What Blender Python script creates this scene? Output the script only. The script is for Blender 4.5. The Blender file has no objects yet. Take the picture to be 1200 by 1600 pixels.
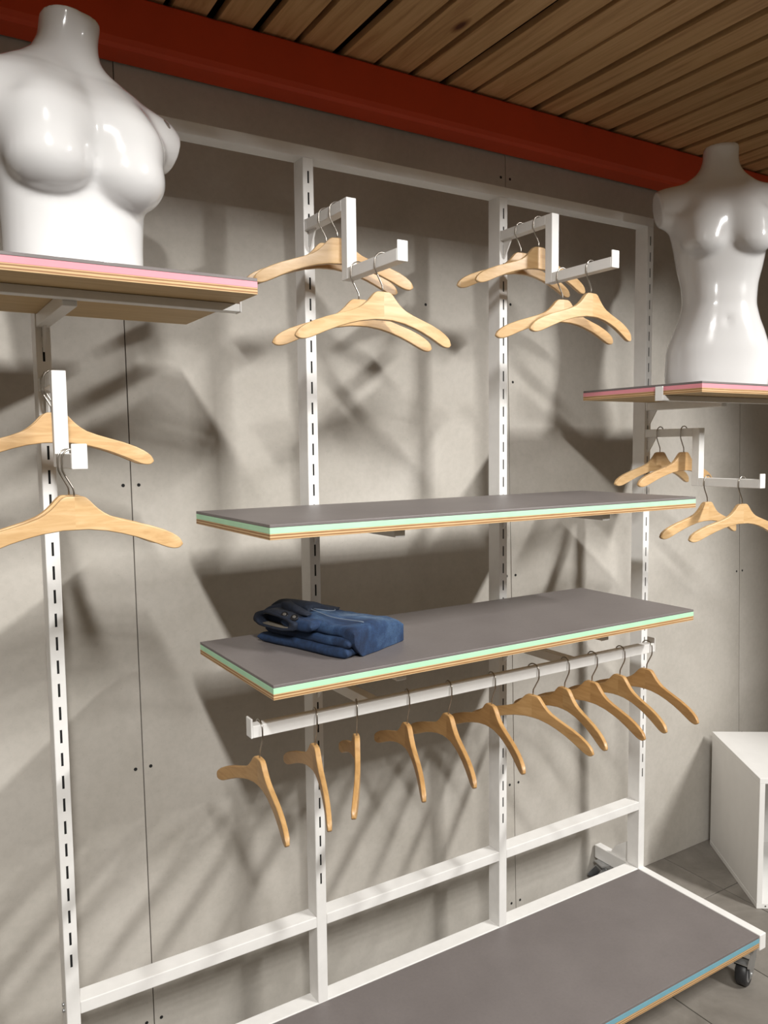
import bpy, bmesh, math, random
import numpy as np
from mathutils import Vector, Matrix, Euler

random.seed(7)
sc = bpy.context.scene
COL = sc.collection
F0 = 0.5            # rack datum (lowest slot) is 0.5 m above the floor
R = math.radians

# ------------------------------------------------------------------ camera
CAM = dict(x=-0.2748, y=-1.7676, z=1.1049 + F0, yaw=0.5573, pitch=-0.0815, roll=-0.0113, f=1250.94)
def make_camera():
    cd = bpy.data.cameras.new('camera'); co = bpy.data.objects.new('camera', cd); COL.objects.link(co)
    yaw, pit, rol = CAM['yaw'], CAM['pitch'], CAM['roll']
    fwd = Vector((math.sin(yaw)*math.cos(pit), math.cos(yaw)*math.cos(pit), math.sin(pit)))
    r = Vector((math.cos(yaw), -math.sin(yaw), 0)); u = r.cross(fwd)
    r2 = r*math.cos(rol) + u*math.sin(rol); u2 = u*math.cos(rol) - r*math.sin(rol)
    m = Matrix((r2, u2, -fwd)).transposed().to_4x4(); m.translation = (CAM['x'], CAM['y'], CAM['z'])
    co.matrix_world = m
    cd.sensor_fit = 'VERTICAL'; cd.sensor_height = 32.0; cd.sensor_width = 24.0
    cd.lens = CAM['f']/1600*32.0
    cd.clip_start = 0.05; cd.clip_end = 60
    sc.camera = co
make_camera()

# ------------------------------------------------------------------ world, lamps, exposure
w = bpy.data.worlds.new('World'); sc.world = w; w.use_nodes = True
bg = w.node_tree.nodes['Background']; bg.inputs[0].default_value = (1.0, 0.84, 0.65, 1); bg.inputs[1].default_value = 0.245
LZ = 2.69 + F0
def spot(loc, aim, watts, size, blend, col=(1.0, 0.985, 0.955), rad=0.065):
    ld = bpy.data.lights.new('track_spotlight', 'SPOT'); lo = bpy.data.objects.new('track_spotlight', ld); COL.objects.link(lo)
    lo.location = loc; d = Vector(aim) - Vector(loc); lo.rotation_euler = d.to_track_quat('-Z', 'Y').to_euler()
    ld.energy = watts; ld.spot_size = R(size); ld.spot_blend = blend; ld.color = col; ld.shadow_soft_size = rad
# two lamp tracks running away from the wall, their heads turned to the rack
for k in range(6):
    y = -2.2 - 0.25*k; wt = 64 + 4*k
    spot((-0.5, y, LZ), (0.62, 0.2, 0.70), wt*1.05, 54, 0.45)
    spot((2.8, y, LZ), (1.0, 0.2, 0.70), wt*1.38, 52, 0.40)
vs = sc.view_settings
vs.view_transform = 'Standard'; vs.look = 'None'; vs.gamma = 1.0; vs.use_curve_mapping = False
vs.exposure = 0.0

# ------------------------------------------------------------------ material helpers
def new_mat(name):
    m = bpy.data.materials.new(name); m.use_nodes = True
    nt = m.node_tree; return m, nt, nt.nodes['Principled BSDF']
def node(nt, typ, **kw):
    n = nt.nodes.new(typ)
    for k, v in kw.items():
        if k in n.inputs.keys(): n.inputs[k].default_value = v
        else: setattr(n, k, v)
    return n
def ramp(nt, fac, stops):
    r = nt.nodes.new('ShaderNodeValToRGB'); els = r.color_ramp.elements
    while len(els) < len(stops): els.new(0.5)
    for e, (p, c) in zip(els, stops):
        e.position = p; e.color = (*c, 1) if len(c) == 3 else c
    nt.links.new(fac, r.inputs[0]); return r.outputs[0]
def coords(nt, scale=(1,1,1), kind='Object', rnd=0.0):
    tc = nt.nodes.new('ShaderNodeTexCoord'); mp = nt.nodes.new('ShaderNodeMapping'); mp.inputs['Scale'].default_value = scale
    src = tc.outputs[kind]
    if rnd:
        oi = nt.nodes.new('ShaderNodeObjectInfo'); mu = node(nt, 'ShaderNodeVectorMath', operation='SCALE')
        cx = nt.nodes.new('ShaderNodeCombineXYZ')
        for i in range(3): nt.links.new(oi.outputs['Random'], cx.inputs[i])
        nt.links.new(cx.outputs[0], mu.inputs[0]); mu.inputs['Scale'].default_value = rnd
        ad = node(nt, 'ShaderNodeVectorMath', operation='ADD'); nt.links.new(src, ad.inputs[0]); nt.links.new(mu.outputs[0], ad.inputs[1]); src = ad.outputs[0]
    nt.links.new(src, mp.inputs[0]); return mp.outputs[0]
def noise(nt, vec, scale, detail=4, rough=0.55, dist=0.0):
    n = node(nt, 'ShaderNodeTexNoise'); n.inputs['Scale'].default_value = scale; n.inputs['Detail'].default_value = detail
    n.inputs['Roughness'].default_value = rough; n.inputs['Distortion'].default_value = dist
    nt.links.new(vec, n.inputs['Vector']); return n.outputs[0]
def mix(nt, fac, a, b, mode='MIX'):
    m = nt.nodes.new('ShaderNodeMix'); m.data_type = 'RGBA'; m.blend_type = mode
    for sock, v in ((m.inputs[0], fac), (m.inputs[6], a), (m.inputs[7], b)):
        if hasattr(v, 'links'): nt.links.new(v, sock)
        elif isinstance(v, (int, float)): sock.default_value = v
        else: sock.default_value = (*v, 1)
    return m.outputs[2]
def bump(nt, h, bs, strength, dist=0.002):
    b = nt.nodes.new('ShaderNodeBump'); b.inputs['Strength'].default_value = strength; b.inputs['Distance'].default_value = dist
    nt.links.new(h, b.inputs['Height']); nt.links.new(b.outputs[0], bs.inputs['Normal'])
def plain(name, col, rough=0.5, metal=0.0, coat=0.0, var=0.0, vscale=20):
    m, nt, bs = new_mat(name)
    bs.inputs['Roughness'].default_value = rough; bs.inputs['Metallic'].default_value = metal; bs.inputs['Coat Weight'].default_value = coat
    if var:
        n = noise(nt, coords(nt), vscale, 5)
        c = ramp(nt, n, [(0.3, tuple(x*(1-var) for x in col)), (0.7, tuple(min(1, x*(1+var)) for x in col))])
        nt.links.new(c, bs.inputs['Base Color'])
    else: bs.inputs['Base Color'].default_value = (*col, 1)
    return m

M = {}
M['white'] = plain('white_powder_coat', (0.78, 0.77, 0.75), 0.42, var=0.03, vscale=30)
M['dark_inside'] = plain('dark_inside', (0.01, 0.01, 0.01), 0.9)
M['steel'] = plain('hook_steel', (0.42, 0.39, 0.35), 0.28, 1.0)
M['zinc'] = plain('zinc_plate', (0.55, 0.56, 0.57), 0.32, 0.9, var=0.12, vscale=60)
M['rubber'] = plain('black_rubber', (0.02, 0.02, 0.022), 0.45)
M['wheel_grey'] = plain('wheel_grey', (0.16, 0.16, 0.165), 0.5)
M['green'] = plain('mint_edge', (0.42, 0.72, 0.48), 0.45, var=0.05, vscale=25)
M['pink'] = plain('pink_edge', (0.74, 0.275, 0.325), 0.45, var=0.03, vscale=25)
M['blue'] = plain('blue_edge', (0.16, 0.36, 0.44), 0.45, var=0.05, vscale=25)
M['box_white'] = plain('white_laminate', (0.80, 0.79, 0.77), 0.35, var=0.02)
M['red'] = plain('red_beam_paint', (0.60, 0.055, 0.008), 0.55, var=0.06, vscale=5)
M['backing'] = plain('added_dark_backing', (0.06, 0.035, 0.018), 0.9)
M['joint'] = plain('dark_joint', (0.05, 0.042, 0.034), 0.9)
M['grout'] = plain('floor_grout', (0.13, 0.115, 0.10), 0.9)
M['button'] = plain('dark_metal_button', (0.05, 0.05, 0.055), 0.35, 0.8)
M['thread'] = plain('pale_stitching', (0.17, 0.21, 0.27), 0.8)

def mat_wall():
    m, nt, bs = new_mat('cement_board')
    v = coords(nt, kind='Object', rnd=3.0)
    big = noise(nt, v, 2.2, 5, 0.6, 0.4); fine = noise(nt, v, 55, 6, 0.7)
    c1 = ramp(nt, big, [(0.3, (0.40, 0.372, 0.328)), (0.55, (0.475, 0.446, 0.402)), (0.75, (0.535, 0.506, 0.462))])
    c2 = ramp(nt, fine, [(0.3, (0.82, 0.82, 0.82)), (0.6, (1, 1, 1))])
    sp = noise(nt, v, 160, 2, 0.5); c3 = ramp(nt, sp, [(0.22, (0.72, 0.71, 0.70)), (0.30, (1, 1, 1))])
    c = mix(nt, 0.45, c1, c2, 'MULTIPLY'); c = mix(nt, 0.5, c, c3, 'MULTIPLY')
    nt.links.new(c, bs.inputs['Base Color']); bs.inputs['Roughness'].default_value = 0.78
    bump(nt, fine, bs, 0.12, 0.001); return m
M['wall'] = mat_wall()
def mat_tile():
    m, nt, bs = new_mat('concrete_floor_tile')
    v = coords(nt, kind='Object', rnd=5.0)
    a = noise(nt, v, 4, 6, 0.65, 0.6); b = noise(nt, v, 40, 4, 0.6)
    c1 = ramp(nt, a, [(0.3, (0.145, 0.13, 0.112)), (0.55, (0.215, 0.196, 0.172)), (0.75, (0.275, 0.252, 0.224))])
    c2 = ramp(nt, b, [(0.3, (0.86, 0.86, 0.86)), (0.65, (1, 1, 1))])
    nt.links.new(mix(nt, 0.5, c1, c2, 'MULTIPLY'), bs.inputs['Base Color']); bs.inputs['Roughness'].default_value = 0.55
    bump(nt, b, bs, 0.06, 0.001); return m
M['tile'] = mat_tile()
def mat_plank():
    m, nt, bs = new_mat('pine_plank')
    v = coords(nt, (26, 1.6, 26), 'Object', rnd=9.0)
    g = noise(nt, v, 1.6, 5, 0.6, 1.2)
    c1 = ramp(nt, g, [(0.28, (0.46, 0.25, 0.105)), (0.5, (0.62, 0.38, 0.17)), (0.72, (0.72, 0.47, 0.23))])
    vk = coords(nt, (7.0, 2.6, 7.0), 'Object', rnd=9.0)
    vo = node(nt, 'ShaderNodeTexVoronoi'); vo.inputs['Scale'].default_value = 1.15; nt.links.new(vk, vo.inputs['Vector'])
    k = ramp(nt, vo.outputs['Distance'], [(0.05, (0.16, 0.06, 0.03)), (0.085, (0.55, 0.42, 0.32)), (0.14, (1, 1, 1))])
    nt.links.new(mix(nt, 1.0, c1, k, 'MULTIPLY'), bs.inputs['Base Color']); bs.inputs['Roughness'].default_value = 0.5
    return m
M['plank'] = mat_plank()
def mat_hanger(name, cols):
    m, nt, bs = new_mat(name)
    v = coords(nt, (5, 60, 60), 'Object', rnd=11.0)
    g = noise(nt, v, 1.3, 5, 0.6, 0.8)
    c1 = ramp(nt, g, list(zip((0.28, 0.5, 0.72), cols)))
    kn = noise(nt, coords(nt, (14, 40, 40), 'Object', rnd=17.0), 1.0, 2, 0.5); k = ramp(nt, kn, [(0.22, (0.55, 0.42, 0.30)), (0.27, (1, 1, 1))])
    oi = nt.nodes.new('ShaderNodeObjectInfo')
    t = ramp(nt, oi.outputs['Random'], [(0.0, (0.90, 0.84, 0.78)), (0.5, (1.0, 0.97, 0.93)), (1.0, (1.0, 1.0, 1.0))])
    c = mix(nt, 1.0, c1, t, 'MULTIPLY'); c = mix(nt, 0.8, c, k, 'MULTIPLY')
    nt.links.new(c, bs.inputs['Base Color']); bs.inputs['Roughness'].default_value = 0.42
    bs.inputs['Coat Weight'].default_value = 0.08; bs.inputs['Coat Roughness'].default_value = 0.25
    return m
M['hanger_pale'] = mat_hanger('pale_beech', [(0.50, 0.31, 0.14), (0.60, 0.40, 0.20), (0.68, 0.48, 0.27)])
M['hanger_golden'] = mat_hanger('darker_golden_beech', [(0.38, 0.215, 0.080), (0.46, 0.275, 0.110), (0.53, 0.33, 0.145)])  # darker golden tones than the pale ones, for the long rail
def mat_ply():
    m, nt, bs = new_mat('plywood_edge')
    tc = nt.nodes.new('ShaderNodeTexCoord'); sx = nt.nodes.new('ShaderNodeSeparateXYZ'); nt.links.new(tc.outputs['Object'], sx.inputs[0])
    n = noise(nt, coords(nt, (18, 18, 260)), 1.0, 3, 0.6)
    mm = node(nt, 'ShaderNodeMath', operation='MULTIPLY'); nt.links.new(sx.outputs[2], mm.inputs[0]); mm.inputs[1].default_value = 2*math.pi/0.0056
    ad = node(nt, 'ShaderNodeMath', operation='MULTIPLY_ADD'); nt.links.new(n, ad.inputs[0]); ad.inputs[1].default_value = 2.4; nt.links.new(mm.outputs[0], ad.inputs[2])
    sn = node(nt, 'ShaderNodeMath', operation='SINE'); nt.links.new(ad.outputs[0], sn.inputs[0])
    h = node(nt, 'ShaderNodeMath', operation='MULTIPLY_ADD'); nt.links.new(sn.outputs[0], h.inputs[0]); h.inputs[1].default_value = 0.5; h.inputs[2].default_value = 0.5
    c = ramp(nt, h.outputs[0], [(0.15, (0.26, 0.13, 0.05)), (0.45, (0.44, 0.26, 0.115)), (0.8, (0.58, 0.40, 0.21))])
    under = ramp(nt, noise(nt, coords(nt, (3, 40, 3)), 2.0, 4), [(0.3, (0.50, 0.34, 0.16)), (0.7, (0.60, 0.43, 0.22))])
    ge = nt.nodes.new('ShaderNodeNewGeometry'); s2 = nt.nodes.new('ShaderNodeSeparateXYZ'); nt.links.new(ge.outputs['Normal'], s2.inputs[0])
    ab = node(nt, 'ShaderNodeMath', operation='ABSOLUTE'); nt.links.new(s2.outputs[2], ab.inputs[0])
    gt = node(nt, 'ShaderNodeMath', operation='GREATER_THAN'); nt.links.new(ab.outputs[0], gt.inputs[0]); gt.inputs[1].default_value = 0.7
    nt.links.new(mix(nt, gt.outputs[0], c, under), bs.inputs['Base Color']); bs.inputs['Roughness'].default_value = 0.6
    return m
M['ply'] = mat_ply()
def mat_laminate():
    m, nt, bs = new_mat('grey_laminate')
    v = coords(nt); a = noise(nt, v, 5, 5, 0.6); b = noise(nt, v, 130, 3, 0.6)
    c1 = ramp(nt, a, [(0.3, (0.150, 0.132, 0.128)), (0.7, (0.178, 0.158, 0.153))]); c2 = ramp(nt, b, [(0.3, (0.9, 0.9, 0.9)), (0.6, (1, 1, 1))])
    s = noise(nt, v, 300, 1, 0.5); c3 = ramp(nt, s, [(0.80, (0, 0, 0)), (0.83, (0.3, 0.3, 0.3))])
    c = mix(nt, 0.6, c1, c2, 'MULTIPLY'); c = mix(nt, 0.5, c, c3, 'ADD')
    nt.links.new(c, bs.inputs['Base Color']); bs.inputs['Roughness'].default_value = 0.48; bump(nt, b, bs, 0.05, 0.0005); return m
M['laminate'] = mat_laminate()
def mat_denim():
    m, nt, bs = new_mat('washed_denim')
    v = coords(nt); a = noise(nt, v, 14, 5, 0.6, 0.5); f = noise(nt, v, 420, 2, 0.5); st = noise(nt, coords(nt, (60, 9, 30)), 3, 4, 0.6)
    # worn pale patch over the thigh, as the wash left it
    tc = nt.nodes.new('ShaderNodeTexCoord'); sb = node(nt, 'ShaderNodeVectorMath', operation='SUBTRACT'); nt.links.new(tc.outputs['Object'], sb.inputs[0]); sb.inputs[1].default_value = (0.625, -0.225, ZJ)
    sl = node(nt, 'ShaderNodeVectorMath', operation='MULTIPLY'); nt.links.new(sb.outputs[0], sl.inputs[0]); sl.inputs[1].default_value = (9, 10, 6)
    ln = node(nt, 'ShaderNodeVectorMath', operation='LENGTH'); nt.links.new(sl.outputs[0], ln.inputs[0])
    ad = node(nt, 'ShaderNodeMath', operation='MULTIPLY_ADD'); nt.links.new(ln.outputs['Value'], ad.inputs[0]); ad.inputs[1].default_value = -0.30; nt.links.new(a, ad.inputs[2])
    ad2 = node(nt, 'ShaderNodeMath', operation='ADD'); nt.links.new(ad.outputs[0], ad2.inputs[0]); ad2.inputs[1].default_value = 0.22
    c1 = ramp(nt, ad2.outputs[0], [(0.24, (0.007, 0.018, 0.050)), (0.44, (0.014, 0.040, 0.105)), (0.60, (0.042, 0.090, 0.180)), (0.78, (0.15, 0.22, 0.32))])
    c2 = ramp(nt, f, [(0.3, (0.6, 0.6, 0.6)), (0.65, (1.15, 1.15, 1.15))]); c3 = ramp(nt, st, [(0.3, (0.75, 0.75, 0.75)), (0.7, (1.1, 1.1, 1.1))])
    c = mix(nt, 0.7, c1, c2, 'MULTIPLY'); c = mix(nt, 0.6, c, c3, 'MULTIPLY')
    nt.links.new(c, bs.inputs['Base Color']); bs.inputs['Roughness'].default_value = 0.9; bump(nt, f, bs, 0.25, 0.0006); return m
ZJ = 0.6619 + F0 + 0.06
M['denim'] = mat_denim()
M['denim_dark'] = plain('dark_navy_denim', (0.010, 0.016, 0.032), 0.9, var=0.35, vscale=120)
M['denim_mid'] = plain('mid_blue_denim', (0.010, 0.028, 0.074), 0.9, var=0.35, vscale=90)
M['lining'] = plain('beige_waist_lining', (0.16, 0.14, 0.11), 0.9)
def mat_mannequin(chip=None):
    m, nt, bs = new_mat('gloss_white_mannequin')
    bs.inputs['Base Color'].default_value = (0.79, 0.785, 0.785, 1); bs.inputs['Roughness'].default_value = 0.16
    bs.inputs['Coat Weight'].default_value = 0.8; bs.inputs['Coat Roughness'].default_value = 0.03; bs.inputs['IOR'].default_value = 1.5
    if chip:
        v = coords(nt); n = noise(nt, v, 60, 3, 0.6)
        tc = nt.nodes.new('ShaderNodeTexCoord'); sb = node(nt, 'ShaderNodeVectorMath', operation='SUBTRACT'); nt.links.new(tc.outputs['Object'], sb.inputs[0]); sb.inputs[1].default_value = chip
        sl = node(nt, 'ShaderNodeVectorMath', operation='MULTIPLY'); nt.links.new(sb.outputs[0], sl.inputs[0]); sl.inputs[1].default_value = (85, 85, 42)
        ln = node(nt, 'ShaderNodeVectorMath', operation='LENGTH'); nt.links.new(sl.outputs[0], ln.inputs[0])
        ad = node(nt, 'ShaderNodeMath', operation='MULTIPLY_ADD'); nt.links.new(n, ad.inputs[0]); ad.inputs[1].default_value = 0.8; nt.links.new(ln.outputs['Value'], ad.inputs[2])
        f = ramp(nt, ad.outputs[0], [(0.95, (1, 1, 1)), (1.0, (0, 0, 0))])
        nt.links.new(mix(nt, f, (0.79, 0.785, 0.785), (0.22, 0.20, 0.18)), bs.inputs['Base Color'])
    return m

# ------------------------------------------------------------------ object helpers
def link(name, me, m, parent=None, smooth=False):
    o = bpy.data.objects.new(name, me); COL.objects.link(o)
    if m is not None and not me.materials: me.materials.append(m)
    if parent is not None: o.parent = parent
    if smooth:
        for p in me.polygons: p.use_smooth = True
    return o
def tag(o, label, cat, group=None):
    o['label'] = label; o['category'] = cat
    if group: o['group'] = group
    return o
def thing(name, label, cat, loc=(0,0,0), rz=0.0, group=None):
    o = bpy.data.objects.new(name, None); COL.objects.link(o); o.empty_display_size = 0.05
    o.location = loc; o.rotation_euler = (0, 0, rz); return tag(o, label, cat, group)
def copy_tree(src, loc, rz, label=None):
    r = src.copy(); COL.objects.link(r); r.location = loc; r.rotation_euler = (0, 0, rz)
    if label: r['label'] = label
    for ch in list(src.children):
        c = ch.copy(); COL.objects.link(c); c.parent = r
        for g in list(ch.children):
            d = g.copy(); COL.objects.link(d); d.parent = c
    return r
def box_bm(bm, x0, x1, y0, y1, z0, z1, bev=0.0):
    r = bmesh.ops.create_cube(bm, size=1.0); vs_ = r['verts']
    for v in vs_: v.co = Vector(((x0+x1)/2 + v.co.x*(x1-x0), (y0+y1)/2 + v.co.y*(y1-y0), (z0+z1)/2 + v.co.z*(z1-z0)))
    if bev > 0:
        es = list({e for v in vs_ for e in v.link_edges})
        bmesh.ops.bevel(bm, geom=es, offset=bev, segments=2, profile=0.5, affect='EDGES')
def mesh_of(bm, name):
    me = bpy.data.meshes.new(name); bmesh.ops.recalc_face_normals(bm, faces=bm.faces); bm.to_mesh(me); bm.free(); return me
def box(name, dims, m, parent=None, bev=0.0015):
    bm = bmesh.new(); box_bm(bm, *dims, bev=bev); return link(name, mesh_of(bm, name), m, parent)
def prism(name, pts, axis, a0, a1, m, parent=None, bev=0.0):
    """pts: 2-D outline; axis: 'x' -> pts are (y,z), 'y' -> (x,z), 'z' -> (x,y)"""
    def P(p, a): return {'x': (a, p[0], p[1]), 'y': (p[0], a, p[1]), 'z': (p[0], p[1], a)}[axis]
    bm = bmesh.new(); A = [bm.verts.new(P(p, a0)) for p in pts]; B = [bm.verts.new(P(p, a1)) for p in pts]
    bm.faces.new(A); bm.faces.new(B[::-1]); n = len(pts)
    for i in range(n): bm.faces.new((A[i], A[(i+1) % n], B[(i+1) % n], B[i]))
    if bev: bmesh.ops.bevel(bm, geom=list(bm.edges), offset=bev, segments=1, affect='EDGES')
    return link(name, mesh_of(bm, name), m, parent)
def tube_mesh(name, pts, rad, seg=8, flat=None):
    pts = [Vector(p) for p in pts]; bm = bmesh.new(); rings = []
    t0 = (pts[1]-pts[0]).normalized(); up = Vector((0, 1, 0)) if abs(t0.y) < 0.9 else Vector((1, 0, 0))
    nrm = (up - t0*up.dot(t0)).normalized()
    for i, p in enumerate(pts):
        t = (pts[min(i+1, len(pts)-1)] - pts[max(i-1, 0)]).normalized()
        nrm = (nrm - t*nrm.dot(t)).normalized(); b = t.cross(nrm)
        rr = rad[i] if isinstance(rad, (list, tuple)) else rad
        rings.append([bm.verts.new(p + (nrm*math.cos(2*math.pi*k/seg) + b*math.sin(2*math.pi*k/seg))*rr) for k in range(seg)])
    for a, b in zip(rings, rings[1:]):
        for k in range(seg): bm.faces.new((a[k], a[(k+1) % seg], b[(k+1) % seg], b[k]))
    bm.faces.new(rings[0][::-1]); bm.faces.new(rings[-1])
    return mesh_of(bm, name)
def cyl(name, p0, p1, rad, m, parent=None, seg=24, smooth=True):
    me = tube_mesh(name, [p0, p1], rad, seg); o = link(name, me, m, parent)
    if smooth:
        for p in me.polygons: p.use_smooth = len(p.vertices) == 4
    return o
def structure(o, label=None):
    o['kind'] = 'structure'
    if label: o['label'] = label
    return o

# ------------------------------------------------------------------ structure: floor
fl = structure(box('floor', (-5, 8, -7, 0.30, -0.08, -0.006), M['grout'], bev=0), 'grey concrete tiled shop floor')
TW, TL, G = 0.3125, 0.62, 0.0035
tile_me = None
for ix in range(-9, 12):
    for iy in range(-6, 2):
        xa = 1.591 + (ix-4)*TW; ya = -0.06 + (iy-1)*TL
        if ya > 0.2: continue
        y1 = min(ya + TL, 0.215)
        dims = (G/2, TW-G/2, G/2, TL-G/2, -0.02, 0.0)
        if y1 < ya + TL: 
            t = box('floor_tile', (G/2, TW-G/2, G/2, y1-ya, -0.02, 0.0), M['tile'], fl, bev=0.0012); t.location = (xa, ya, 0)
        else:
            if tile_me is None:
                bm = bmesh.new(); box_bm(bm, *dims, bev=0.0012); tile_me = mesh_of(bm, 'floor_tile'); tile_me.materials.append(M['tile'])
            t = link('floor_tile', tile_me, None, fl); t.location = (xa, ya, 0)

# ------------------------------------------------------------------ structure: back wall of cement boards (leans back very slightly)
WT = math.atan(0.024)
def wall_y(zf): return 0.20 + 0.024*zf
wb = structure(box('wall_back', (-4.0, 7.5, 0.012, 0.10, -0.03, 2.95), M['joint'], bev=0), 'grey cement board wall with dark joints and screw holes')
wb.location = (0, 0.20, 0); wb.rotation_euler = (-WT, 0, 0)
seams = [0.2405 - 1.2205*k for k in (3, 2, 1)] + [0.2405, 1.4600, 2.6850] + [2.685 + 1.2205*k for k in (1, 2, 3)]
for a, b in zip(seams, seams[1:]):
    p = box('wall_panel', (0.0012, b-a-0.0012, 0.0, 0.012, 0.001, 2.90), M['wall'], wb, bev=0.0006); p.location = (a, 0, 0)
hole_me = None
def hole(x, z):
    global hole_me
    if hole_me is None:
        bm = bmesh.new(); bmesh.ops.create_circle(bm, cap_ends=True, radius=0.0043, segments=16)
        bmesh.ops.rotate(bm, verts=bm.verts, cent=(0,0,0), matrix=Matrix.Rotation(R(90), 3, 'X'))
        r = bmesh.ops.extrude_face_region(bm, geom=list(bm.faces)); bmesh.ops.translate(bm, vec=(0, 0.004, 0), verts=[v for v in r['geom'] if isinstance(v, bmesh.types.BMVert)])
        hole_me = mesh_of(bm, 'screw_hole'); hole_me.materials.append(M['dark_inside'])
    o = link('screw_hole', hole_me, None, wb); o.location = (x, -0.0006, z)
for sx, zs in ((seams[3], (1.0175, 0.306, -0.357, 1.73)), (seams[4], (1.956, 0.677, -0.024, -0.432, 1.31)), (seams[5], (0.58, 1.30, -0.10, 1.96))):
    for z in zs:
        hole(sx-0.0195, z+F0); hole(sx+0.0185, z+F0)
hole(1.138, 1.531+F0); hole(1.473, 1.559+F0)
# ------------------------------------------------------------------ structure: slatted pine soffit and red beam
CZ = 2.145 + F0
ce = structure(box('ceiling', (-3.6, 6.5, -1.42, 0.30, CZ+0.05, CZ+0.075), M['backing'], bev=0), 'open pine plank soffit above the rack')  # dark board added above the open planks, keeps gaps dark and blocks light
px = -3.5; rp = random.Random(3)
gaps = [0.5775 + 0.1155*k for k in range(-36, 52)]
for a, b in zip(gaps, gaps[1:]):
    ja, jb = rp.choice((0.004, 0.012, 0.014, 0.016)), rp.choice((0.006, 0.012, 0.014, 0.016))
    p = box('ceiling_plank', (ja, (b-a)-jb, -1.62, 0.075, 0.0, 0.02), M['plank'], ce, bev=0.0012)
    p.location = (a, 0.2, CZ + rp.uniform(0, 0.003)); p.rotation_euler = (0, 0, R(-1.5))
bm_pts = [(0.164, 2.043), (0.168, 2.030), (0.180, 2.0245), (0.250, 2.0245), (0.250, 2.036), (0.186, 2.036), (0.180, 2.050), (0.180, 2.120), (0.190, 2.128), (0.252, 2.128), (0.252, 2.142), (0.168, 2.142), (0.164, 2.138)]
beam = prism('trim_1', [(y, z+F0) for y, z in bm_pts], 'x', -4.0, 7.4, M['red'])
structure(beam, 'red painted steel beam running under the pine soffit')

# ------------------------------------------------------------------ rack frame
PX = [0.0, 0.6093, 1.2173, 1.8280]; PW, PD = 0.0288, 0.0482
XC = [x + PW/2 for x in PX]
ZB = -0.3332
rack = thing('display_rack', 'white steel wall rack frame with four slotted posts on castors', 'clothes rack', (0, 0, 0))
def post_mesh(z0, z1, slot_zs):
    bm = bmesh.new(); w_, t = 0.0024, 0.0016; b = 0.0018
    xs = [0, b, PW/2-w_, PW/2+w_, PW-b, PW]
    # outer shell: U profile with softened front edges, front face split around the slots
    prof = [(PW, PD), (PW, b), (PW-b*0.3, b*0.3), (PW-b, 0)]
    def strip(pa, pb, za, zb):
        v = [bm.verts.new((pa[0], pa[1], za)), bm.verts.new((pb[0], pb[1], za)), bm.verts.new((pb[0], pb[1], zb)), bm.verts.new((pa[0], pa[1], zb))]
        bm.faces.new(v)
    for a, c in zip(prof, prof[1:]):
        strip(c, a, z0, z1); strip((PW-a[0], a[1]), (PW-c[0], c[1]), z0, z1)
    strip((PW, PD), (0, PD), z0, z1)
    strip((b, 0), (PW/2-w_, 0), z0, z1); strip((PW/2+w_, 0), (PW-b, 0), z0, z1)
    zc = z0
    for s in slot_zs:
        a, c = s-0.0143, s+0.0143
        strip((PW/2-w_, 0), (PW/2+w_, 0), zc, a); zc = c
        strip((PW/2-w_, 0), (PW/2-w_, t), a, c); strip((PW/2+w_, t), (PW/2+w_, 0), a, c)
    strip((PW/2-w_, 0), (PW/2+w_, 0), zc, z1)
    for z in (z0, z1): bm.faces.new([bm.verts.new(q) for q in ((0.001, 0.001, z), (PW-0.001, 0.001, z), (PW-0.001, PD, z), (0.001, PD, z))])
    bmesh.ops.remove_doubles(bm, verts=bm.verts, dist=1e-6)
    return mesh_of(bm, 'post')
slots = [0.05*k + F0 for k in range(0, 36)]
pm = post_mesh(ZB+F0, 1.7939+F0, slots); pm.materials.append(M['white'])
for x in PX:
    po = link('post', pm, None, rack); po.location = (x, 0, 0)
    c = box('slot_shade_strip', (0.003, PW-0.003, 0.0022, 0.004, ZB+F0+0.05, 1.78+F0), M['dark_inside'], po, bev=0)  # black strip put in for the shade inside the hollow post
box('top_rail', (0, PX[3]+PW, 0, PD, 1.7941+F0, 1.8226+F0), M['white'], rack, 0.002)
for i in range(3): box('lower_rail', (PX[i]+PW, PX[i+1], 0.0, PD, -0.1282+F0, -0.1+F0), M['white'], rack, 0.0018)
BD, RH = 0.4478, 0.0475
box('base_rail', (PW, PX[3], 0.0, PD, ZB-RH+F0, ZB+F0), M['white'], rack, 0.002)
for i in (0, 3):
    sr = box('side_rail', (PX[i], PX[i]+PW, -BD, 0.196, ZB-RH+F0, ZB+F0-0.0002), M['white'], rack, 0.002)
    cyl('bolt', (PX[i] + (-0.004 if i == 0 else PW-0.001), 0.03, ZB-0.02+F0), (PX[i] + (0.001 if i == 0 else PW+0.004), 0.03, ZB-0.02+F0), 0.006, M['zinc'], sr, 12)
for dz in (-0.108, -0.122):
    cyl('bolt', (-0.005, 0.024, dz+F0), (0.001, 0.024, dz+F0), 0.004, M['zinc'], rack, 12)
for x in (PX[0], PX[3]):   # foot plates bridging post and rear rail
    prism('gusset_plate', [(PD, ZB+F0), (0.13, ZB+F0), (0.11, ZB+0.03+F0), (PD, ZB+0.075+F0)], 'x', x+0.011, x+0.015, M['white'], rack)
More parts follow.
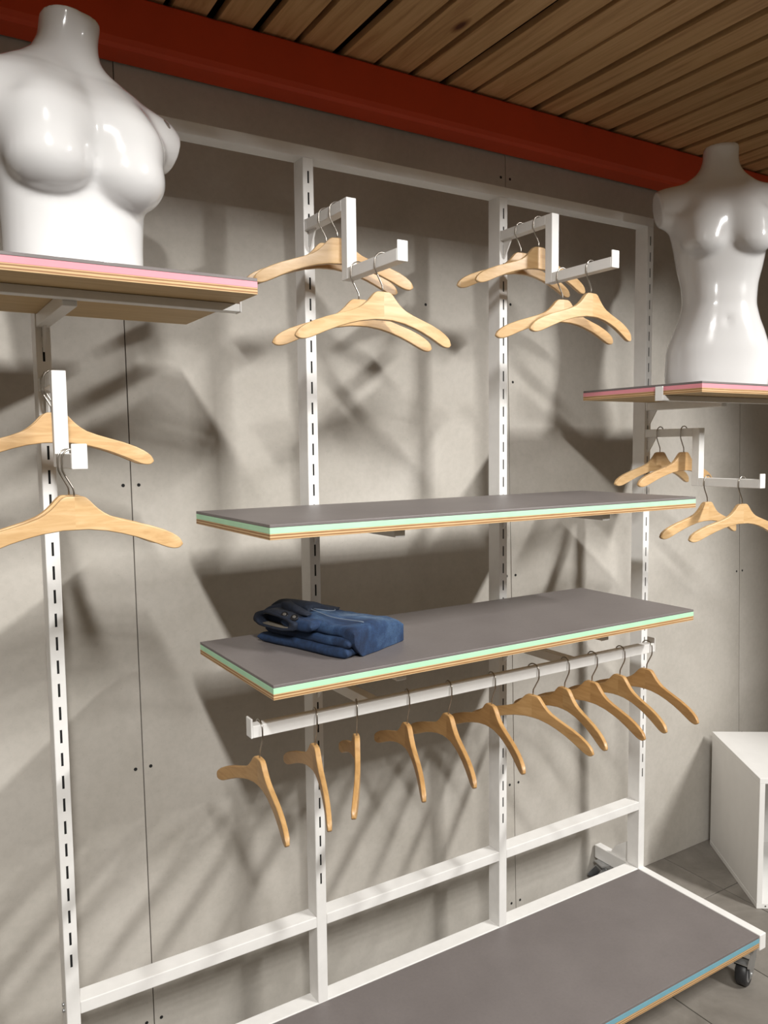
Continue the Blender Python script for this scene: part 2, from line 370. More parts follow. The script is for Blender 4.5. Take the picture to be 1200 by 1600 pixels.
def caster(loc, rz, hood=True):
    c = bpy.data.objects.new('caster', None); COL.objects.link(c); c.parent = rack; c.location = loc; c.rotation_euler = (0, 0, rz); c.empty_display_size = 0.03
    top = ZB-RH+F0; wr = 0.0375; off = 0.028
    bm = bmesh.new(); box_bm(bm, -0.026, 0.026, -0.034, 0.034, top-0.006, top-0.0004, 0.002); link('mounting_plate', mesh_of(bm, 'mounting_plate'), M['zinc'], c)
    cyl('swivel', (0, 0, top-0.020), (0, 0, top-0.005), 0.023, M['zinc'], c, 24)
    # fork: two cheeks plus a bridge
    bm = bmesh.new()
    for s in (-1, 1):
        x0, x1 = sorted((s*0.0185, s*0.0210))
        pts = [(0.024, top-0.016), (0.027, top-0.030), (0.020, top-0.052), (-off+0.016, wr-0.013), (-off-0.010, wr-0.013), (-off-0.012, wr+0.006), (-off-0.016, wr+0.024), (-off-0.034, wr+0.033), (-off-0.034, wr+0.040), (-0.030, top-0.016)]
        A = [bm.verts.new((x0, y, z)) for y, z in pts]; B = [bm.verts.new((x1, y, z)) for y, z in pts]
        bm.faces.new(A); bm.faces.new(B[::-1]); n = len(pts)
        for i in range(n): bm.faces.new((A[i], A[(i+1) % n], B[(i+1) % n], B[i]))
    box_bm(bm, -0.021, 0.021, -0.032, 0.024, top-0.021, top-0.015, 0.001)
    if hood: box_bm(bm, -0.0195, 0.0195, -off-0.034, -0.030, wr+0.0385, wr+0.0405, 0.0004)
    link('fork', mesh_of(bm, 'fork'), M['zinc'], c)
    # wheel: lathe profile around local x
    prof = [(-0.014, 0.006), (-0.014, 0.026), (-0.0165, 0.029), (-0.0165, 0.0335), (-0.012, wr), (0.012, wr), (0.0165, 0.0335), (0.0165, 0.029), (0.014, 0.026), (0.014, 0.006)]
    bm = bmesh.new(); N = 32; rings = []
    for k in range(N):
        a = 2*math.pi*k/N; rings.append([bm.verts.new((x, -off + r*math.cos(a), wr + r*math.sin(a))) for x, r in prof])
    for k in range(N):
        p, q = rings[k], rings[(k+1) % N]
        for i in range(len(prof)-1): bm.faces.new((p[i], p[i+1], q[i+1], q[i]))
    link('wheel', mesh_of(bm, 'wheel'), M['rubber'], c, True)
    for s in (-1, 1): cyl('wheel_ring', (s*0.0150, -off, wr), (s*0.0160, -off, wr), 0.025, M['wheel_grey'], c, 28)
    cyl('axle', (-0.0245, -off, wr), (0.0245, -off, wr), 0.006, M['zinc'], c, 12)
    return c
caster((PX[3]+PW/2, -0.398, 0), R(-72)); caster((PX[0]+PW/2, -0.385, 0), R(20))
caster((PX[3]+PW/2-0.004, 0.150, 0), R(-105), False); caster((PX[0]+PW/2, 0.150, 0), R(0))

# ------------------------------------------------------------------ layered boards
def board(name, label, x0, x1, y0, y1, ztop, th, edge, cat='shelf', group=None):
    t = thing(name, label, cat, ((x0+x1)/2, (y0+y1)/2, ztop-th), 0, group)
    hx, hy = (x1-x0)/2, (y1-y0)/2
    z1, z2 = th*0.40, th*0.79
    box('plywood_layer', (-hx, hx, -hy, hy, 0, z1), M['ply'], t, 0.0006)
    box('coloured_layer', (-hx, hx, -hy, hy, z1, z2), M[edge], t, 0.0006)
    box('grey_surface', (-hx, hx, -hy, hy, z2, th), M['laminate'], t, 0.0010)
    return t
TH = 0.0288
ZA, ZBs, ZPL, ZPR = 0.9637, 0.6619, 1.4088, 1.2662
board('shelf_board', 'long grey shelf with mint green edge, empty, above the folded jeans', 0.3215, 1.541, -0.4128, -0.004, ZA+F0, TH, 'green')
board('shelf_board', 'long grey shelf with mint green edge holding the folded blue jeans', 0.3215, 1.541, -0.4128, -0.004, ZBs+F0, TH, 'green')
board('shelf_board', 'short grey shelf with pink edge carrying the large-busted torso cut off at the waist', -0.287, 0.3125, -0.4044, -0.004, ZPL+F0, TH, 'pink')
board('shelf_board', 'short grey shelf with pink edge carrying the slim torso with hips', 1.5437, 2.1437, -0.4224, -0.004, ZPR+F0, TH, 'pink')
board('deck_board', 'wide dark grey base board with blue front edge lying in the rack frame', PW+0.0008, PX[3]-0.0008, -BD+0.002, -0.0008, ZB-0.002+F0, 0.036, 'blue', 'board')

# ------------------------------------------------------------------ brackets hooked on the posts
def bracket_root(parent, ztop, h=0.025):
    """gusset plate and hook lip where an arm meets the post; local origin: post face centre, z of arm top"""
    prism('gusset', [(-0.0006, -h-0.048), (-0.003, -h-0.050), (-0.008, -h-0.044), (-0.036, -h+0.001), (-0.0006, -h+0.001)], 'x', -0.0020, 0.0020, M['white'], parent)
    box('hook_plate', (-0.0125, 0.0125, -0.007, -0.0006, -h-0.001, 0.0008), M['white'], parent, 0.001)
def shelf_bracket(label, xc, ztop, depth):
    t = thing('shelf_bracket', label, 'bracket', (xc, 0, ztop))
    box('arm', (-0.0125, 0.0125, -depth, -0.007, -0.017, -0.0005), M['white'], t, 0.0012)
    box('end_cap', (-0.0125, 0.0125, -depth-0.003, -depth, -0.0175, -0.0005), M['white'], t, 0.001)
    bracket_root(t, ztop, 0.017); return t
for nm, z in (('empty mint green edged shelf', ZA), ('mint green edged jeans shelf', ZBs)):
    shelf_bracket('white steel bracket under the %s, jeans end' % nm, XC[1], z-TH+F0, 0.385)
    shelf_bracket('white steel bracket under the %s, far from the jeans' % nm, XC[2], z-TH+F0, 0.385)
def tee_bracket(label, xc, ztop, half):
    t = thing('tee_bracket', label, 'bracket', (xc, 0, ztop))
    box('arm', (-0.0125, 0.0125, -0.279, -0.007, -0.0255, -0.0005), M['white'], t, 0.0012)
    box('crossbar', (-half, half, -0.3045, -0.2795, -0.0155, -0.0005), M['white'], t, 0.0012)
    for s in (-1, 1):
        x0, x1 = sorted((s*half, s*(half+0.004))); box('end_plate', (x0, x1, -0.3045, -0.2795, -0.016, 0.023), M['white'], t, 0.001)
    bracket_root(t, ztop, 0.0255); return t
tee_bracket('white T-shaped bracket under the pink-edged shelf of the large-busted torso', XC[0], ZPL-TH+F0, 0.3035)
tee_bracket('white T-shaped bracket under the pink-edged shelf of the slim torso', XC[3], ZPR-TH+F0, 0.3035)
# hanging rail: long bar on two arms
hr = thing('hanging_rail', 'long white garment rail hung with eleven wooden hangers below the jeans shelf', 'rail', ((XC[1]+XC[2])/2, 0, 0.548+F0))
box('rail_bar', (-0.601, 0.601, -0.296, -0.271, -0.025, 0.0), M['white'], hr, 0.0015)
for s in (-1, 1):
    x0, x1 = sorted((s*0.601, s*0.6055)); box('end_plate', (x0, x1, -0.2965, -0.2705, -0.0255, 0.015), M['white'], hr, 0.0015)
for xx in (XC[1], XC[2]):
    dx = xx - hr.location.x
    a = box('arm', (dx-0.0125, dx+0.0125, -0.2705, -0.0006, -0.0245, -0.0004), M['white'], hr, 0.0012)
    prism('gusset', [(-0.0008, -0.072), (-0.008, -0.068), (-0.036, -0.0245), (-0.0008, -0.0245)], 'x', dx-0.002, dx+0.002, M['white'], a)
# stepped waterfall arms
def waterfall(label, xc, zt, rz=0.0):
    t = thing('stepped_hanger_arm', label, 'hanger arm', (xc, 0, zt), rz)
    a, h = 0.0125, 0.025
    box('upper_bar', (-a, a, -0.1795, -0.007, -h, 0), M['white'], t, 0.0014)
    box('drop_bar', (-a, a, -0.2045, -0.1797, -0.1760, 0.0002), M['white'], t, 0.0014)
    box('lower_bar', (-a, a, -0.4040, -0.2047, -0.1760, -0.1510), M['white'], t, 0.0014)
    box('end_plate', (-a, a, -0.4080, -0.4042, -0.1765, -0.1350), M['white'], t, 0.0018)
    bracket_root(t, zt, h); return t
WF = {}
WF[0] = waterfall('white stepped hanger arm on the end post below the large-busted torso', XC[0], 1.25+F0, R(-2.8))
WF[1] = waterfall('white stepped hanger arm above the jeans end of the green shelves', XC[1], 1.649+F0)
WF[2] = waterfall('white stepped hanger arm mounted highest, on the next post towards the slim torso', XC[2], 1.7005+F0)
WF[3] = waterfall('white stepped hanger arm below the slim torso on the pink-edged shelf', XC[3], 1.1505+F0)

# ------------------------------------------------------------------ wooden hangers
def interp(pts, x):
    for (a, b), (c, d) in zip(pts, pts[1:]):
        if x <= c: 
            t = (x-a)/(c-a) if c > a else 0; return b + (d-b)*t
    return pts[-1][1]
HT = [(0,0),(.0125,0),(.0165,-.0012),(.020,-.0035),(.025,-.0085),(.031,-.0155),(.038,-.0225),(.046,-.0290),(.056,-.0352),(.075,-.0425),(.10,-.0500),(.125,-.0572),(.15,-.0665),(.165,-.0740),(.174,-.0800),(.1795,-.0850),(.1828,-.0895),(.1845,-.0935),(.185,-.0960)]
HB = [(0,-.0578),(.02,-.0580),(.05,-.0622),(.075,-.0685),(.10,-.0765),(.125,-.0865),(.145,-.0955),(.157,-.1005),(.166,-.1030),(.173,-.1035),(.1785,-.1025),(.1825,-.1000),(.1845,-.0980),(.185,-.0962)]
XS = [0,.006,.0125,.0145,.0165,.018,.020,.0225,.025,.028,.031,.0345,.038,.042,.046,.051,.056,.065,.075,.088,.10,.1125,.125,.1375,.145,.15,.157,.165,.1695,.174,.177,.1795,.1812,.1828,.1838,.1845,.185]
def half_hanger(s):
    bm = bmesh.new(); rings = []; th = 0.0062; NECK = -0.073
    for x in XS:
        zt, zb = interp(HT, x) + NECK, interp(HB, x) + NECK
        f = x/0.185; yb = 0.008*f + 0.017*f*f
        h = max((zt-zb)/2, 1e-4); zc = (zt+zb)/2; rr = min(0.0022, h*0.8); e = min(1.0, max(0.25, (0.1856-x)/0.006)); tt = th*(1 - 0.16*f)*(0.55+0.45*e)
        ring = []
        for sy, sz, a0 in ((-1, 1, 90), (-1, -1, 180), (1, -1, 270), (1, 1, 0)):
            for q in (0, 1, 2):
                a = R(a0 + q*45 if True else 0)
                ring.append(bm.verts.new((s*x*1.025, yb + sy*(tt-min(rr, tt*0.6)) - (-min(rr, tt*0.6)*math.cos(a)), zc + sz*(h-rr) + rr*math.sin(a))))
        rings.append(ring)
    for a, b in zip(rings, rings[1:]):
        n = len(a)
        for k in range(n): bm.faces.new((a[k], a[(k+1) % n], b[(k+1) % n], b[k]))
    bm.faces.new(rings[-1][::-1])
    me = mesh_of(bm, 'arm')
    for p in me.polygons: p.use_smooth = len(p.vertices) == 4
    return me
def hook_mesh():
    RR, zc = 0.0175, -0.0100
    pts = [(0, 0, -0.078), (0, 0, -0.066), (-0.0006, 0, -0.0600), (-0.0035, 0, -0.0545), (-0.0145, 0, -0.0345), (-0.0170, 0, -0.0285), (-0.0176, 0, -0.0215)]
    for k in range(0, 17):
        a = R(185 - k*12); pts.append((RR*math.cos(a), 0, zc + RR*math.sin(a)))
    me = tube_mesh('hook', pts, 0.00165, 8); me.materials.append(M['steel'])
    for p in me.polygons: p.use_smooth = True
    return me
HOOK = hook_mesh(); protos = {}
def hanger(label, loc, deg, group, mat):
    if mat not in protos:
        p = thing('wooden_hanger', label, 'hanger', loc, R(deg), group); protos[mat] = p
        for sd in (-1, 1):
            ao = link('arm', half_hanger(sd), M[mat], p); wn = ao.modifiers.new('weighted_normals', 'WEIGHTED_NORMAL'); wn.weight = 90
        link('hook', HOOK, None, p); return p
    o = copy_tree(protos[mat], loc, R(deg), label); o['group'] = group; return o
NUM = ['first', 'second', 'third', 'fourth', 'fifth', 'sixth', 'seventh', 'eighth', 'ninth', 'tenth', 'last']
RX = [0.345, 0.472, 0.5735, 0.7066, 0.8234, 0.9537, 1.0884, 1.198, 1.2977, 1.4053, 1.5136]
RA = [1, 12, 25, 16, 12, 10, -12, 6, -3, 4, 0]
for i, (x, a) in enumerate(zip(RX, RA)):
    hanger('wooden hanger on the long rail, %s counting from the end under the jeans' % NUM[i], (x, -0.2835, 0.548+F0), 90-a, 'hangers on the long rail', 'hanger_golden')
WH = [  # post, y, level (0 lower, 1 upper), angle, label
    (1, -0.330, 0, -1, 'pale wooden hanger at the outer end of the lower bar above the jeans'),
    (1, -0.232, 0, -8, 'wooden hanger on the lower bar above the jeans, next to the drop bar'),
    (1, -0.140, 1, -14, 'wooden hanger on the upper bar above the jeans, next to the drop bar'),
    (1, -0.086, 1, -9, 'wooden hanger on the upper bar above the jeans, nearest the post'),
    (2, -0.330, 0, 4, 'pale wooden hanger at the outer end of the highest stepped arm'),
    (2, -0.232, 0, -6, 'wooden hanger on the lower bar of the highest stepped arm, next to the drop bar'),
    (2, -0.142, 1, -2, 'wooden hanger on the upper bar of the highest stepped arm, next to the drop bar'),
    (2, -0.072, 1, -5, 'wooden hanger on the upper bar of the highest stepped arm, nearest the post'),
    (3, -0.345, 0, -4, 'wooden hanger at the outer end of the arm below the slim torso'),
    (3, -0.228, 0, 2, 'wooden hanger on the lower bar below the slim torso, next to the drop bar'),
    (3, -0.140, 1, 3, 'wooden hanger on the upper bar below the slim torso, next to the drop bar'),
    (3, -0.050, 1, 3, 'wooden hanger on the upper bar below the slim torso, nearest the post'),
    (0, -0.330, 0, 0, 'wooden hanger at the outer end of the arm below the large-busted torso'),
    (0, -0.270, 0, 13, 'wooden hanger on the lower bar below the large-busted torso, behind another'),
    (0, -0.125, 1, 0, 'wooden hanger on the upper bar below the large-busted torso, partly behind the drop bar'),
    (0, -0.080, 1, 0, 'wooden hanger on the upper bar below the large-busted torso, hidden behind another'),
]
for pi, y, up, ang, lab in WH:
    wf = WF[pi]; rz = wf.rotation_euler.z
    px_, py_ = -y*math.sin(rz), y*math.cos(rz)
    hanger(lab, (wf.location.x + px_, py_, wf.location.z - (0 if up else 0.151)), ang + math.degrees(rz), 'hangers on the stepped arms', 'hanger_pale')

# ------------------------------------------------------------------ mannequin torsos (implicit surface -> surface nets)
def smin(a, b, k):
    h = np.clip(0.5 + 0.5*(b-a)/k, 0, 1); return b*(1-h) + a*h - k*h*(1-h)
def smax(a, b, k): return -smin(-a, -b, k)
def pchip(zs, vs_):
    zs, vs_ = np.array(zs, float), np.array(vs_, float); h = np.diff(zs); d = np.diff(vs_)/h; m = np.zeros_like(vs_)
    for i in range(1, len(zs)-1):
        if d[i-1]*d[i] > 0: m[i] = 2*d[i-1]*d[i]/(d[i-1]+d[i])
    m[0], m[-1] = d[0], d[-1]
    def f(z):
        z = np.clip(z, zs[0], zs[-1]); i = np.clip(np.searchsorted(zs, z)-1, 0, len(zs)-2); t = (z-zs[i])/h[i]
        return (2*t**3-3*t**2+1)*vs_[i] + (t**3-2*t**2+t)*h[i]*m[i] + (-2*t**3+3*t**2)*vs_[i+1] + (t**3-t**2)*h[i]*m[i+1]
    return f
def surface_nets(fn, lo, hi, st):
    ax = [np.arange(lo[i], hi[i]+st, st) for i in range(3)]
    X, Y, Z = np.meshgrid(*ax, indexing='ij'); D = fn(X, Y, Z); n = D.shape
    inside = D < 0
    c = [inside[i:n[0]-1+i, j:n[1]-1+j, k:n[2]-1+k] for i in (0,1) for j in (0,1) for k in (0,1)]
    s = sum(q.astype(np.int8) for q in c); act = (s > 0) & (s < 8)
    idx = -np.ones(act.shape, int); cells = np.argwhere(act); idx[act] = np.arange(len(cells))
    acc = np.zeros((len(cells), 3)); cnt = np.zeros(len(cells))
    corners = [(i,j,k) for i in (0,1) for j in (0,1) for k in (0,1)]
    for a in range(8):
        for b in range(a+1, 8):
            da = np.array(corners[b]) - np.array(corners[a])
            if np.abs(da).sum() != 1: continue
            pa, pb = cells + corners[a], cells + corners[b]
            va, vb = D[tuple(pa.T)], D[tuple(pb.T)]; cr = (va < 0) != (vb < 0)
            t = np.where(cr, va/np.where(cr, va-vb, 1), 0)
            acc += np.where(cr[:, None], pa + t[:, None]*da, 0); cnt += cr
    V = acc/cnt[:, None]*st + np.array(lo)
    for _ in range(3):     # pull the vertices onto the surface
        e = 1e-4; f0 = fn(*V.T)
        g = np.stack([(fn(*(V + e*np.eye(3)[i]).T) - fn(*(V - e*np.eye(3)[i]).T))/(2*e) for i in range(3)], 1)
        step = -(f0/np.maximum((g*g).sum(1), 0.05))[:, None]*g; ln = np.linalg.norm(step, axis=1, keepdims=True)
        V = V + step*np.minimum(1, 0.4*st/np.maximum(ln, 1e-9))
    F = []
    for axis in range(3):
        o = [0, 1, 2]; o.remove(axis); u, v = o
        sl0 = [slice(None)]*3; sl1 = [slice(None)]*3; sl0[axis] = slice(0, n[axis]-1); sl1[axis] = slice(1, n[axis])
        a, b = inside[tuple(sl0)], inside[tuple(sl1)]; cross = np.argwhere(a != b)
        ok = (cross[:, u] > 0) & (cross[:, v] > 0) & (cross[:, u] < n[u]-1) & (cross[:, v] < n[v]-1); cross = cross[ok]
        fl_ = a[tuple(cross.T)]
        def q(du, dv):
            p = cross.copy(); p[:, u] -= du; p[:, v] -= dv; return idx[tuple(p.T)]
        quad = np.stack([q(1,1), q(0,1), q(0,0), q(1,0)], 1)
        flip = fl_ if axis != 1 else ~fl_
        quad[~flip] = quad[~flip][:, ::-1]; F.append(quad)
    return V, np.concatenate(F)
def torso_mesh(name, P):
    za = P['z']; fa, fb, fk, fy = (pchip(za, P[k]) for k in ('a', 'bf', 'bb', 'yc'))
    fx = pchip(za, P.get('xc', [0.0]*len(za)))
    def fn(x, y, z):
        x = x - fx(z); z0_ = z; z = z + P.get('lean', 0.0)*x*np.clip(z/0.12, 0, 1)
        a, bf, bb, yc = fa(z), fb(z), fk(z), fy(z)
        yy = y - yc; b = np.where(yy < 0, bf, bb); e = P.get('n', 2.3)
        r = ((np.abs(x)/a)**e + (np.abs(yy)/b)**e)**(1/e); f = (r-1)*np.minimum(a, b)*0.9
        ax_ = np.sqrt(x*x + 0.009**2)
        for (cx, cy, cz), (rx, ry, rz), k in P['bumps']:
            zz = z - cz; rzz = np.where(zz > 0, rz*P.get('slope', 1.35), rz)
            q = np.sqrt(((ax_-cx)/rx)**2 + ((y-cy)/ry)**2 + (zz/rzz)**2); kk = k + P.get('ktop', 0.09)*(lambda t: t*t*(3-2*t))(np.clip((zz+0.02)/0.11, 0, 1)); f = smin(f, (q-1)*min(rx, ry, rz), kk)
        for (cx, cy, cz), (rx, ry, rz), k in P['shoulders']:
            q = np.sqrt(((ax_-cx)/rx)**2 + ((y-cy)/ry)**2 + ((z-cz)/rz)**2); f = smin(f, (q-1)*min(rx, ry, rz), k)
        for (cx, cy, cz), rr, d, k in P.get('dents', []):
            q = np.sqrt((ax_-cx)**2 + (y-cy)**2 + ((z-cz)*0.8)**2); f = f + d*np.exp(-(q/rr)**2)
        nx, nz, dd = P['cut']; f = smax(f, ax_*nx + z*nz - dd - 4*np.clip(P['zcut']-z, 0, 1), 0.004)
        tx, tz, td = P['neck_cut']; f = smax(f, x*tx + z*tz - td, 0.005)
        return smax(f, -z0_, 0.004)
    V, F = surface_nets(fn, (-0.25, -0.22, -0.012), (0.25, 0.17, P['h']), P.get('st', 0.0058))
    nx, nz, dd = P['cut']; tx, tz, td = P['neck_cut']; zl = V[:, 2] + P.get('lean', 0.0)*V[:, 0]*np.clip(V[:, 2]/0.12, 0, 1)
    free = (V[:, 2] > 0.006) & ((np.abs(V[:, 0])*nx + zl*nz - dd < -0.010) | (V[:, 2] < P['zcut']))
    E_ = np.concatenate([F[:, [i, (i+1) % 4]] for i in range(4)]); E_ = np.concatenate([E_, E_[:, ::-1]])
    deg = np.bincount(E_[:, 0], minlength=len(V))[:, None]
    for it in range(40):   # gentle volume-keeping smoothing so that the gloss reads clean
        L_ = np.stack([np.bincount(E_[:, 0], weights=V[E_[:, 1], i], minlength=len(V)) for i in range(3)], 1)/deg - V
        V = V + np.where(free[:, None], L_*(0.5 if it % 2 == 0 else -0.52), 0)
    me = bpy.data.meshes.new(name); me.from_pydata(V.tolist(), [], F.tolist()); me.update()
    bm = bmesh.new(); bm.from_mesh(me); bmesh.ops.recalc_face_normals(bm, faces=bm.faces); bm.to_mesh(me); bm.free()
    for p in me.polygons: p.use_smooth = True
    return me
PL = dict(z=[-0.02, 0.0, 0.06, 0.12, 0.18, 0.24, 0.29, 0.325, 0.345, 0.362, 0.382, 0.405, 0.44, 0.50],
          a=[0.122, 0.122, 0.122, 0.125, 0.132, 0.145, 0.158, 0.153, 0.134, 0.110, 0.080, 0.060, 0.051, 0.050],
          xc=[0, 0, 0, 0, 0, 0, 0, 0, 0, -0.002, -0.003, 0.0, 0.006, 0.012],
          bf=[0.092, 0.092, 0.090, 0.092, 0.096, 0.094, 0.084, 0.070, 0.062, 0.056, 0.052, 0.049, 0.047, 0.047],
          bb=[0.085, 0.085, 0.084, 0.088, 0.095, 0.100, 0.098, 0.088, 0.078, 0.068, 0.060, 0.054, 0.050, 0.050],
          yc=[0.0, 0.0, 0.0, 0.0, 0.0, 0.002, 0.006, 0.010, 0.012, 0.014, 0.014, 0.012, 0.006, -0.004],
          bumps=[((0.068, -0.072, 0.186), (0.070, 0.074, 0.060), 0.012)], slope=1.7,
          shoulders=[((0.162, 0.010, 0.294), (0.062, 0.054, 0.050), 0.035)],
          dents=[((0.118, -0.075, 0.275), 0.035, 0.008, 0)],
          cut=(0.97, -0.24, 0.1260), zcut=0.16, lean=0.05, st=0.005, neck_cut=(0.03, 1.0, 0.468), h=0.50)
PR = dict(z=[-0.02, 0.0, 0.05, 0.11, 0.17, 0.22, 0.265, 0.31, 0.37, 0.43, 0.50, 0.55, 0.585, 0.608, 0.628, 0.650, 0.675, 0.70, 0.76],
          a=[0.146, 0.148, 0.153, 0.152, 0.136, 0.117, 0.108, 0.111, 0.124, 0.135, 0.152, 0.166, 0.160, 0.138, 0.105, 0.074, 0.056, 0.050, 0.048],
          bf=[0.090, 0.092, 0.094, 0.094, 0.090, 0.084, 0.080, 0.080, 0.086, 0.090, 0.088, 0.080, 0.070, 0.062, 0.056, 0.052, 0.049, 0.047, 0.046],
          bb=[0.105, 0.107, 0.108, 0.100, 0.086, 0.076, 0.072, 0.074, 0.082, 0.090, 0.096, 0.096, 0.088, 0.078, 0.068, 0.060, 0.054, 0.050, 0.048],
          yc=[0.004, 0.004, 0.002, 0.0, -0.002, -0.004, -0.004, -0.002, 0.0, 0.0, 0.002, 0.006, 0.010, 0.012, 0.014, 0.014, 0.012, 0.008, -0.002],
          bumps=[((0.068, -0.066, 0.437), (0.062, 0.052, 0.046), 0.012)], slope=1.9, ktop=0.055,
          shoulders=[((0.152, 0.010, 0.556), (0.075, 0.056, 0.056), 0.030)],
          dents=[((0.118, -0.075, 0.545), 0.035, 0.006, 0), ((0.0, -0.09, 0.20), 0.012, 0.006, 0)],
          cut=(0.985, -0.17, 0.0890), zcut=0.36, neck_cut=(-0.02, 1.0, 0.730), h=0.78)
ml = link('mannequin_torso', torso_mesh('mannequin_torso', PL), mat_mannequin((0.1700, -0.0420, 0.3165)))
ml.location = (0.044, -0.195, ZPL+F0+0.0003); ml.rotation_euler = (0, 0, R(10))
tag(ml, 'glossy white large-busted female torso cut off at the waist, chipped paint on one shoulder', 'mannequin')
mr = link('mannequin_torso', torso_mesh('mannequin_torso', PR), mat_mannequin())
mr.location = (1.924, -0.192, ZPR+F0+0.0003); mr.rotation_euler = (0, 0, R(-36.6))
tag(mr, 'glossy white slim female torso with narrow waist and hips on a pink-edged shelf', 'mannequin')

# ------------------------------------------------------------------ folded jeans
from mathutils import noise as mnoise
JZ = ZBs + F0
def slab(name, quad, zb, H, m, parent, nu=34, nv=34, wr=0.004, sd=0.0, e=0.055, zbot=None, top=None):
    """a soft folded layer: quad A,B,C,D footprint (u: A->D, v: A->B), rounded rim of width e"""
    A, B, C, D = [Vector((*q, 0)) for q in quad]
    def prof(t):
        d = min(t, 1-t)/e
        return 1.0 if d >= 1 else math.sqrt(max(0, 1-(1-d)**2))
    us = [0.5-0.5*math.cos(math.pi*i/nu) for i in range(nu+1)]; vs_ = [0.5-0.5*math.cos(math.pi*i/nv) for i in range(nv+1)]
    bm = bmesh.new(); T = {}; Bt = {}
    for i, u in enumerate(us):
        for j, v in enumerate(vs_):
            p = (A*(1-u)+D*u)*(1-v) + (B*(1-u)+C*u)*v
            k = prof(u)*prof(v); ed = 1-k
            n1 = mnoise.noise(Vector((p.x*16+sd, p.y*16, 3.1+sd))); n2 = mnoise.noise(Vector((p.x*45+sd, p.y*38, 7.7+sd)))
            p2 = p + Vector((n1*0.006, mnoise.noise(Vector((p.x*18, p.y*18+sd, 1.3)))*0.006, 0))
            zb0 = zb + (zbot(u, v) if zbot else 0)
            h = H*(0.5+0.5*k) + (top(u, v) if top else 0) + wr*(n1*0.9+n2*0.45)*k
            zlow = max(JZ + 0.0006, zb0 + H*0.5*(1-k))
            T[i, j] = bm.verts.new((p2.x, p2.y, max(zlow+0.0008, zb + h)))
            Bt[i, j] = T[i, j] if k == 0 and False else bm.verts.new((p2.x, p2.y, zlow))
    for i in range(nu):
        for j in range(nv):
            bm.faces.new((T[i,j], T[i+1,j], T[i+1,j+1], T[i,j+1])); bm.faces.new((Bt[i,j], Bt[i,j+1], Bt[i+1,j+1], Bt[i+1,j]))
    for i in range(nu):
        bm.faces.new((T[i,0], Bt[i,0], Bt[i+1,0], T[i+1,0])); bm.faces.new((T[i,nv], T[i+1,nv], Bt[i+1,nv], Bt[i,nv]))
    for j in range(nv):
        bm.faces.new((T[0,j], T[0,j+1], Bt[0,j+1], Bt[0,j])); bm.faces.new((T[nu,j], Bt[nu,j], Bt[nu,j+1], T[nu,j+1]))
    return link(name, mesh_of(bm, name), m, parent, True)
jeans = thing('folded_jeans', 'pair of faded blue denim jeans folded on the mint green edged shelf', 'jeans', (0, 0, 0))
A_, B_, C_, D_ = (0.440, -0.070), (0.522, -0.346), (0.716, -0.262), (0.625, -0.050)
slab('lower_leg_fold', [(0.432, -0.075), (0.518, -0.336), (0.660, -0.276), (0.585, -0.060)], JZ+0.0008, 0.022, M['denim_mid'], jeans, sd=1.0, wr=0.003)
slab('middle_leg_fold', [(0.446, -0.085), (0.524, -0.339), (0.662, -0.276), (0.588, -0.060)], JZ+0.0215, 0.020, M['denim'], jeans, sd=4.0, wr=0.003)
def toph(u, v): return 0.022*math.exp(-((u-0.30)/0.30)**2 - ((v-0.10)/0.35)**2) - 0.014*u*u
up_ = slab('upper_leg_fold', [A_, (0.535, -0.343), C_, D_], JZ+0.040, 0.026, M['denim'], jeans, sd=9.0, wr=0.006, e=0.09,
     zbot=lambda u, v: -0.0505*min(1.0, max(max(0, (u-0.66)/0.2), max(0, (v-0.86)/0.09)*min(1.0, 0.25+u*2.5))), top=toph)
# dark seat panel near the waist, two waistband strips, fly flap, buttons, loops and seams
def quad_pt(u, v):
    A, B, C, D = [Vector((*q, 0)) for q in (A_, (0.535, -0.343), C_, D_)]
    p = (A*(1-u)+D*u)*(1-v) + (B*(1-u)+C*u)*v; return p
def surf(u, v, lift=0.0):
    p = quad_pt(u, v); return Vector((p.x, p.y, JZ + 0.066 + toph(u, v) + lift))
def strip(name, path, half, m, parent, th=0.004):
    """flat fabric strip: path of (centre, side vector) pairs"""
    bm = bmesh.new(); rows = []
    for c, s in path:
        s = s.normalized()*half; n = Vector((0, 0, th))
        rows.append([bm.verts.new(c - s), bm.verts.new(c - s*0.9 + n), bm.verts.new(c + s*0.9 + n), bm.verts.new(c + s)])
    for a, b in zip(rows, rows[1:]):
        for k in range(3): bm.faces.new((a[k], a[k+1], b[k+1], b[k]))
        bm.faces.new((a[3], a[0], b[0], b[3]))
    bm.faces.new(rows[0][::-1]); bm.faces.new(rows[-1])
    return link(name, mesh_of(bm, name), m, parent, True)
slab('seat_panel', [tuple(quad_pt(0.16, 0.02).xy), tuple(quad_pt(0.20, 0.40).xy), tuple(quad_pt(0.86, 0.30).xy), tuple(quad_pt(0.88, 0.02).xy)], JZ+0.054, 0.018, M['denim_dark'], jeans, nu=20, nv=16, wr=0.004, sd=21, e=0.12, top=lambda u, v: 0.020*math.exp(-((u-0.15)/0.45)**2)-0.006*u)
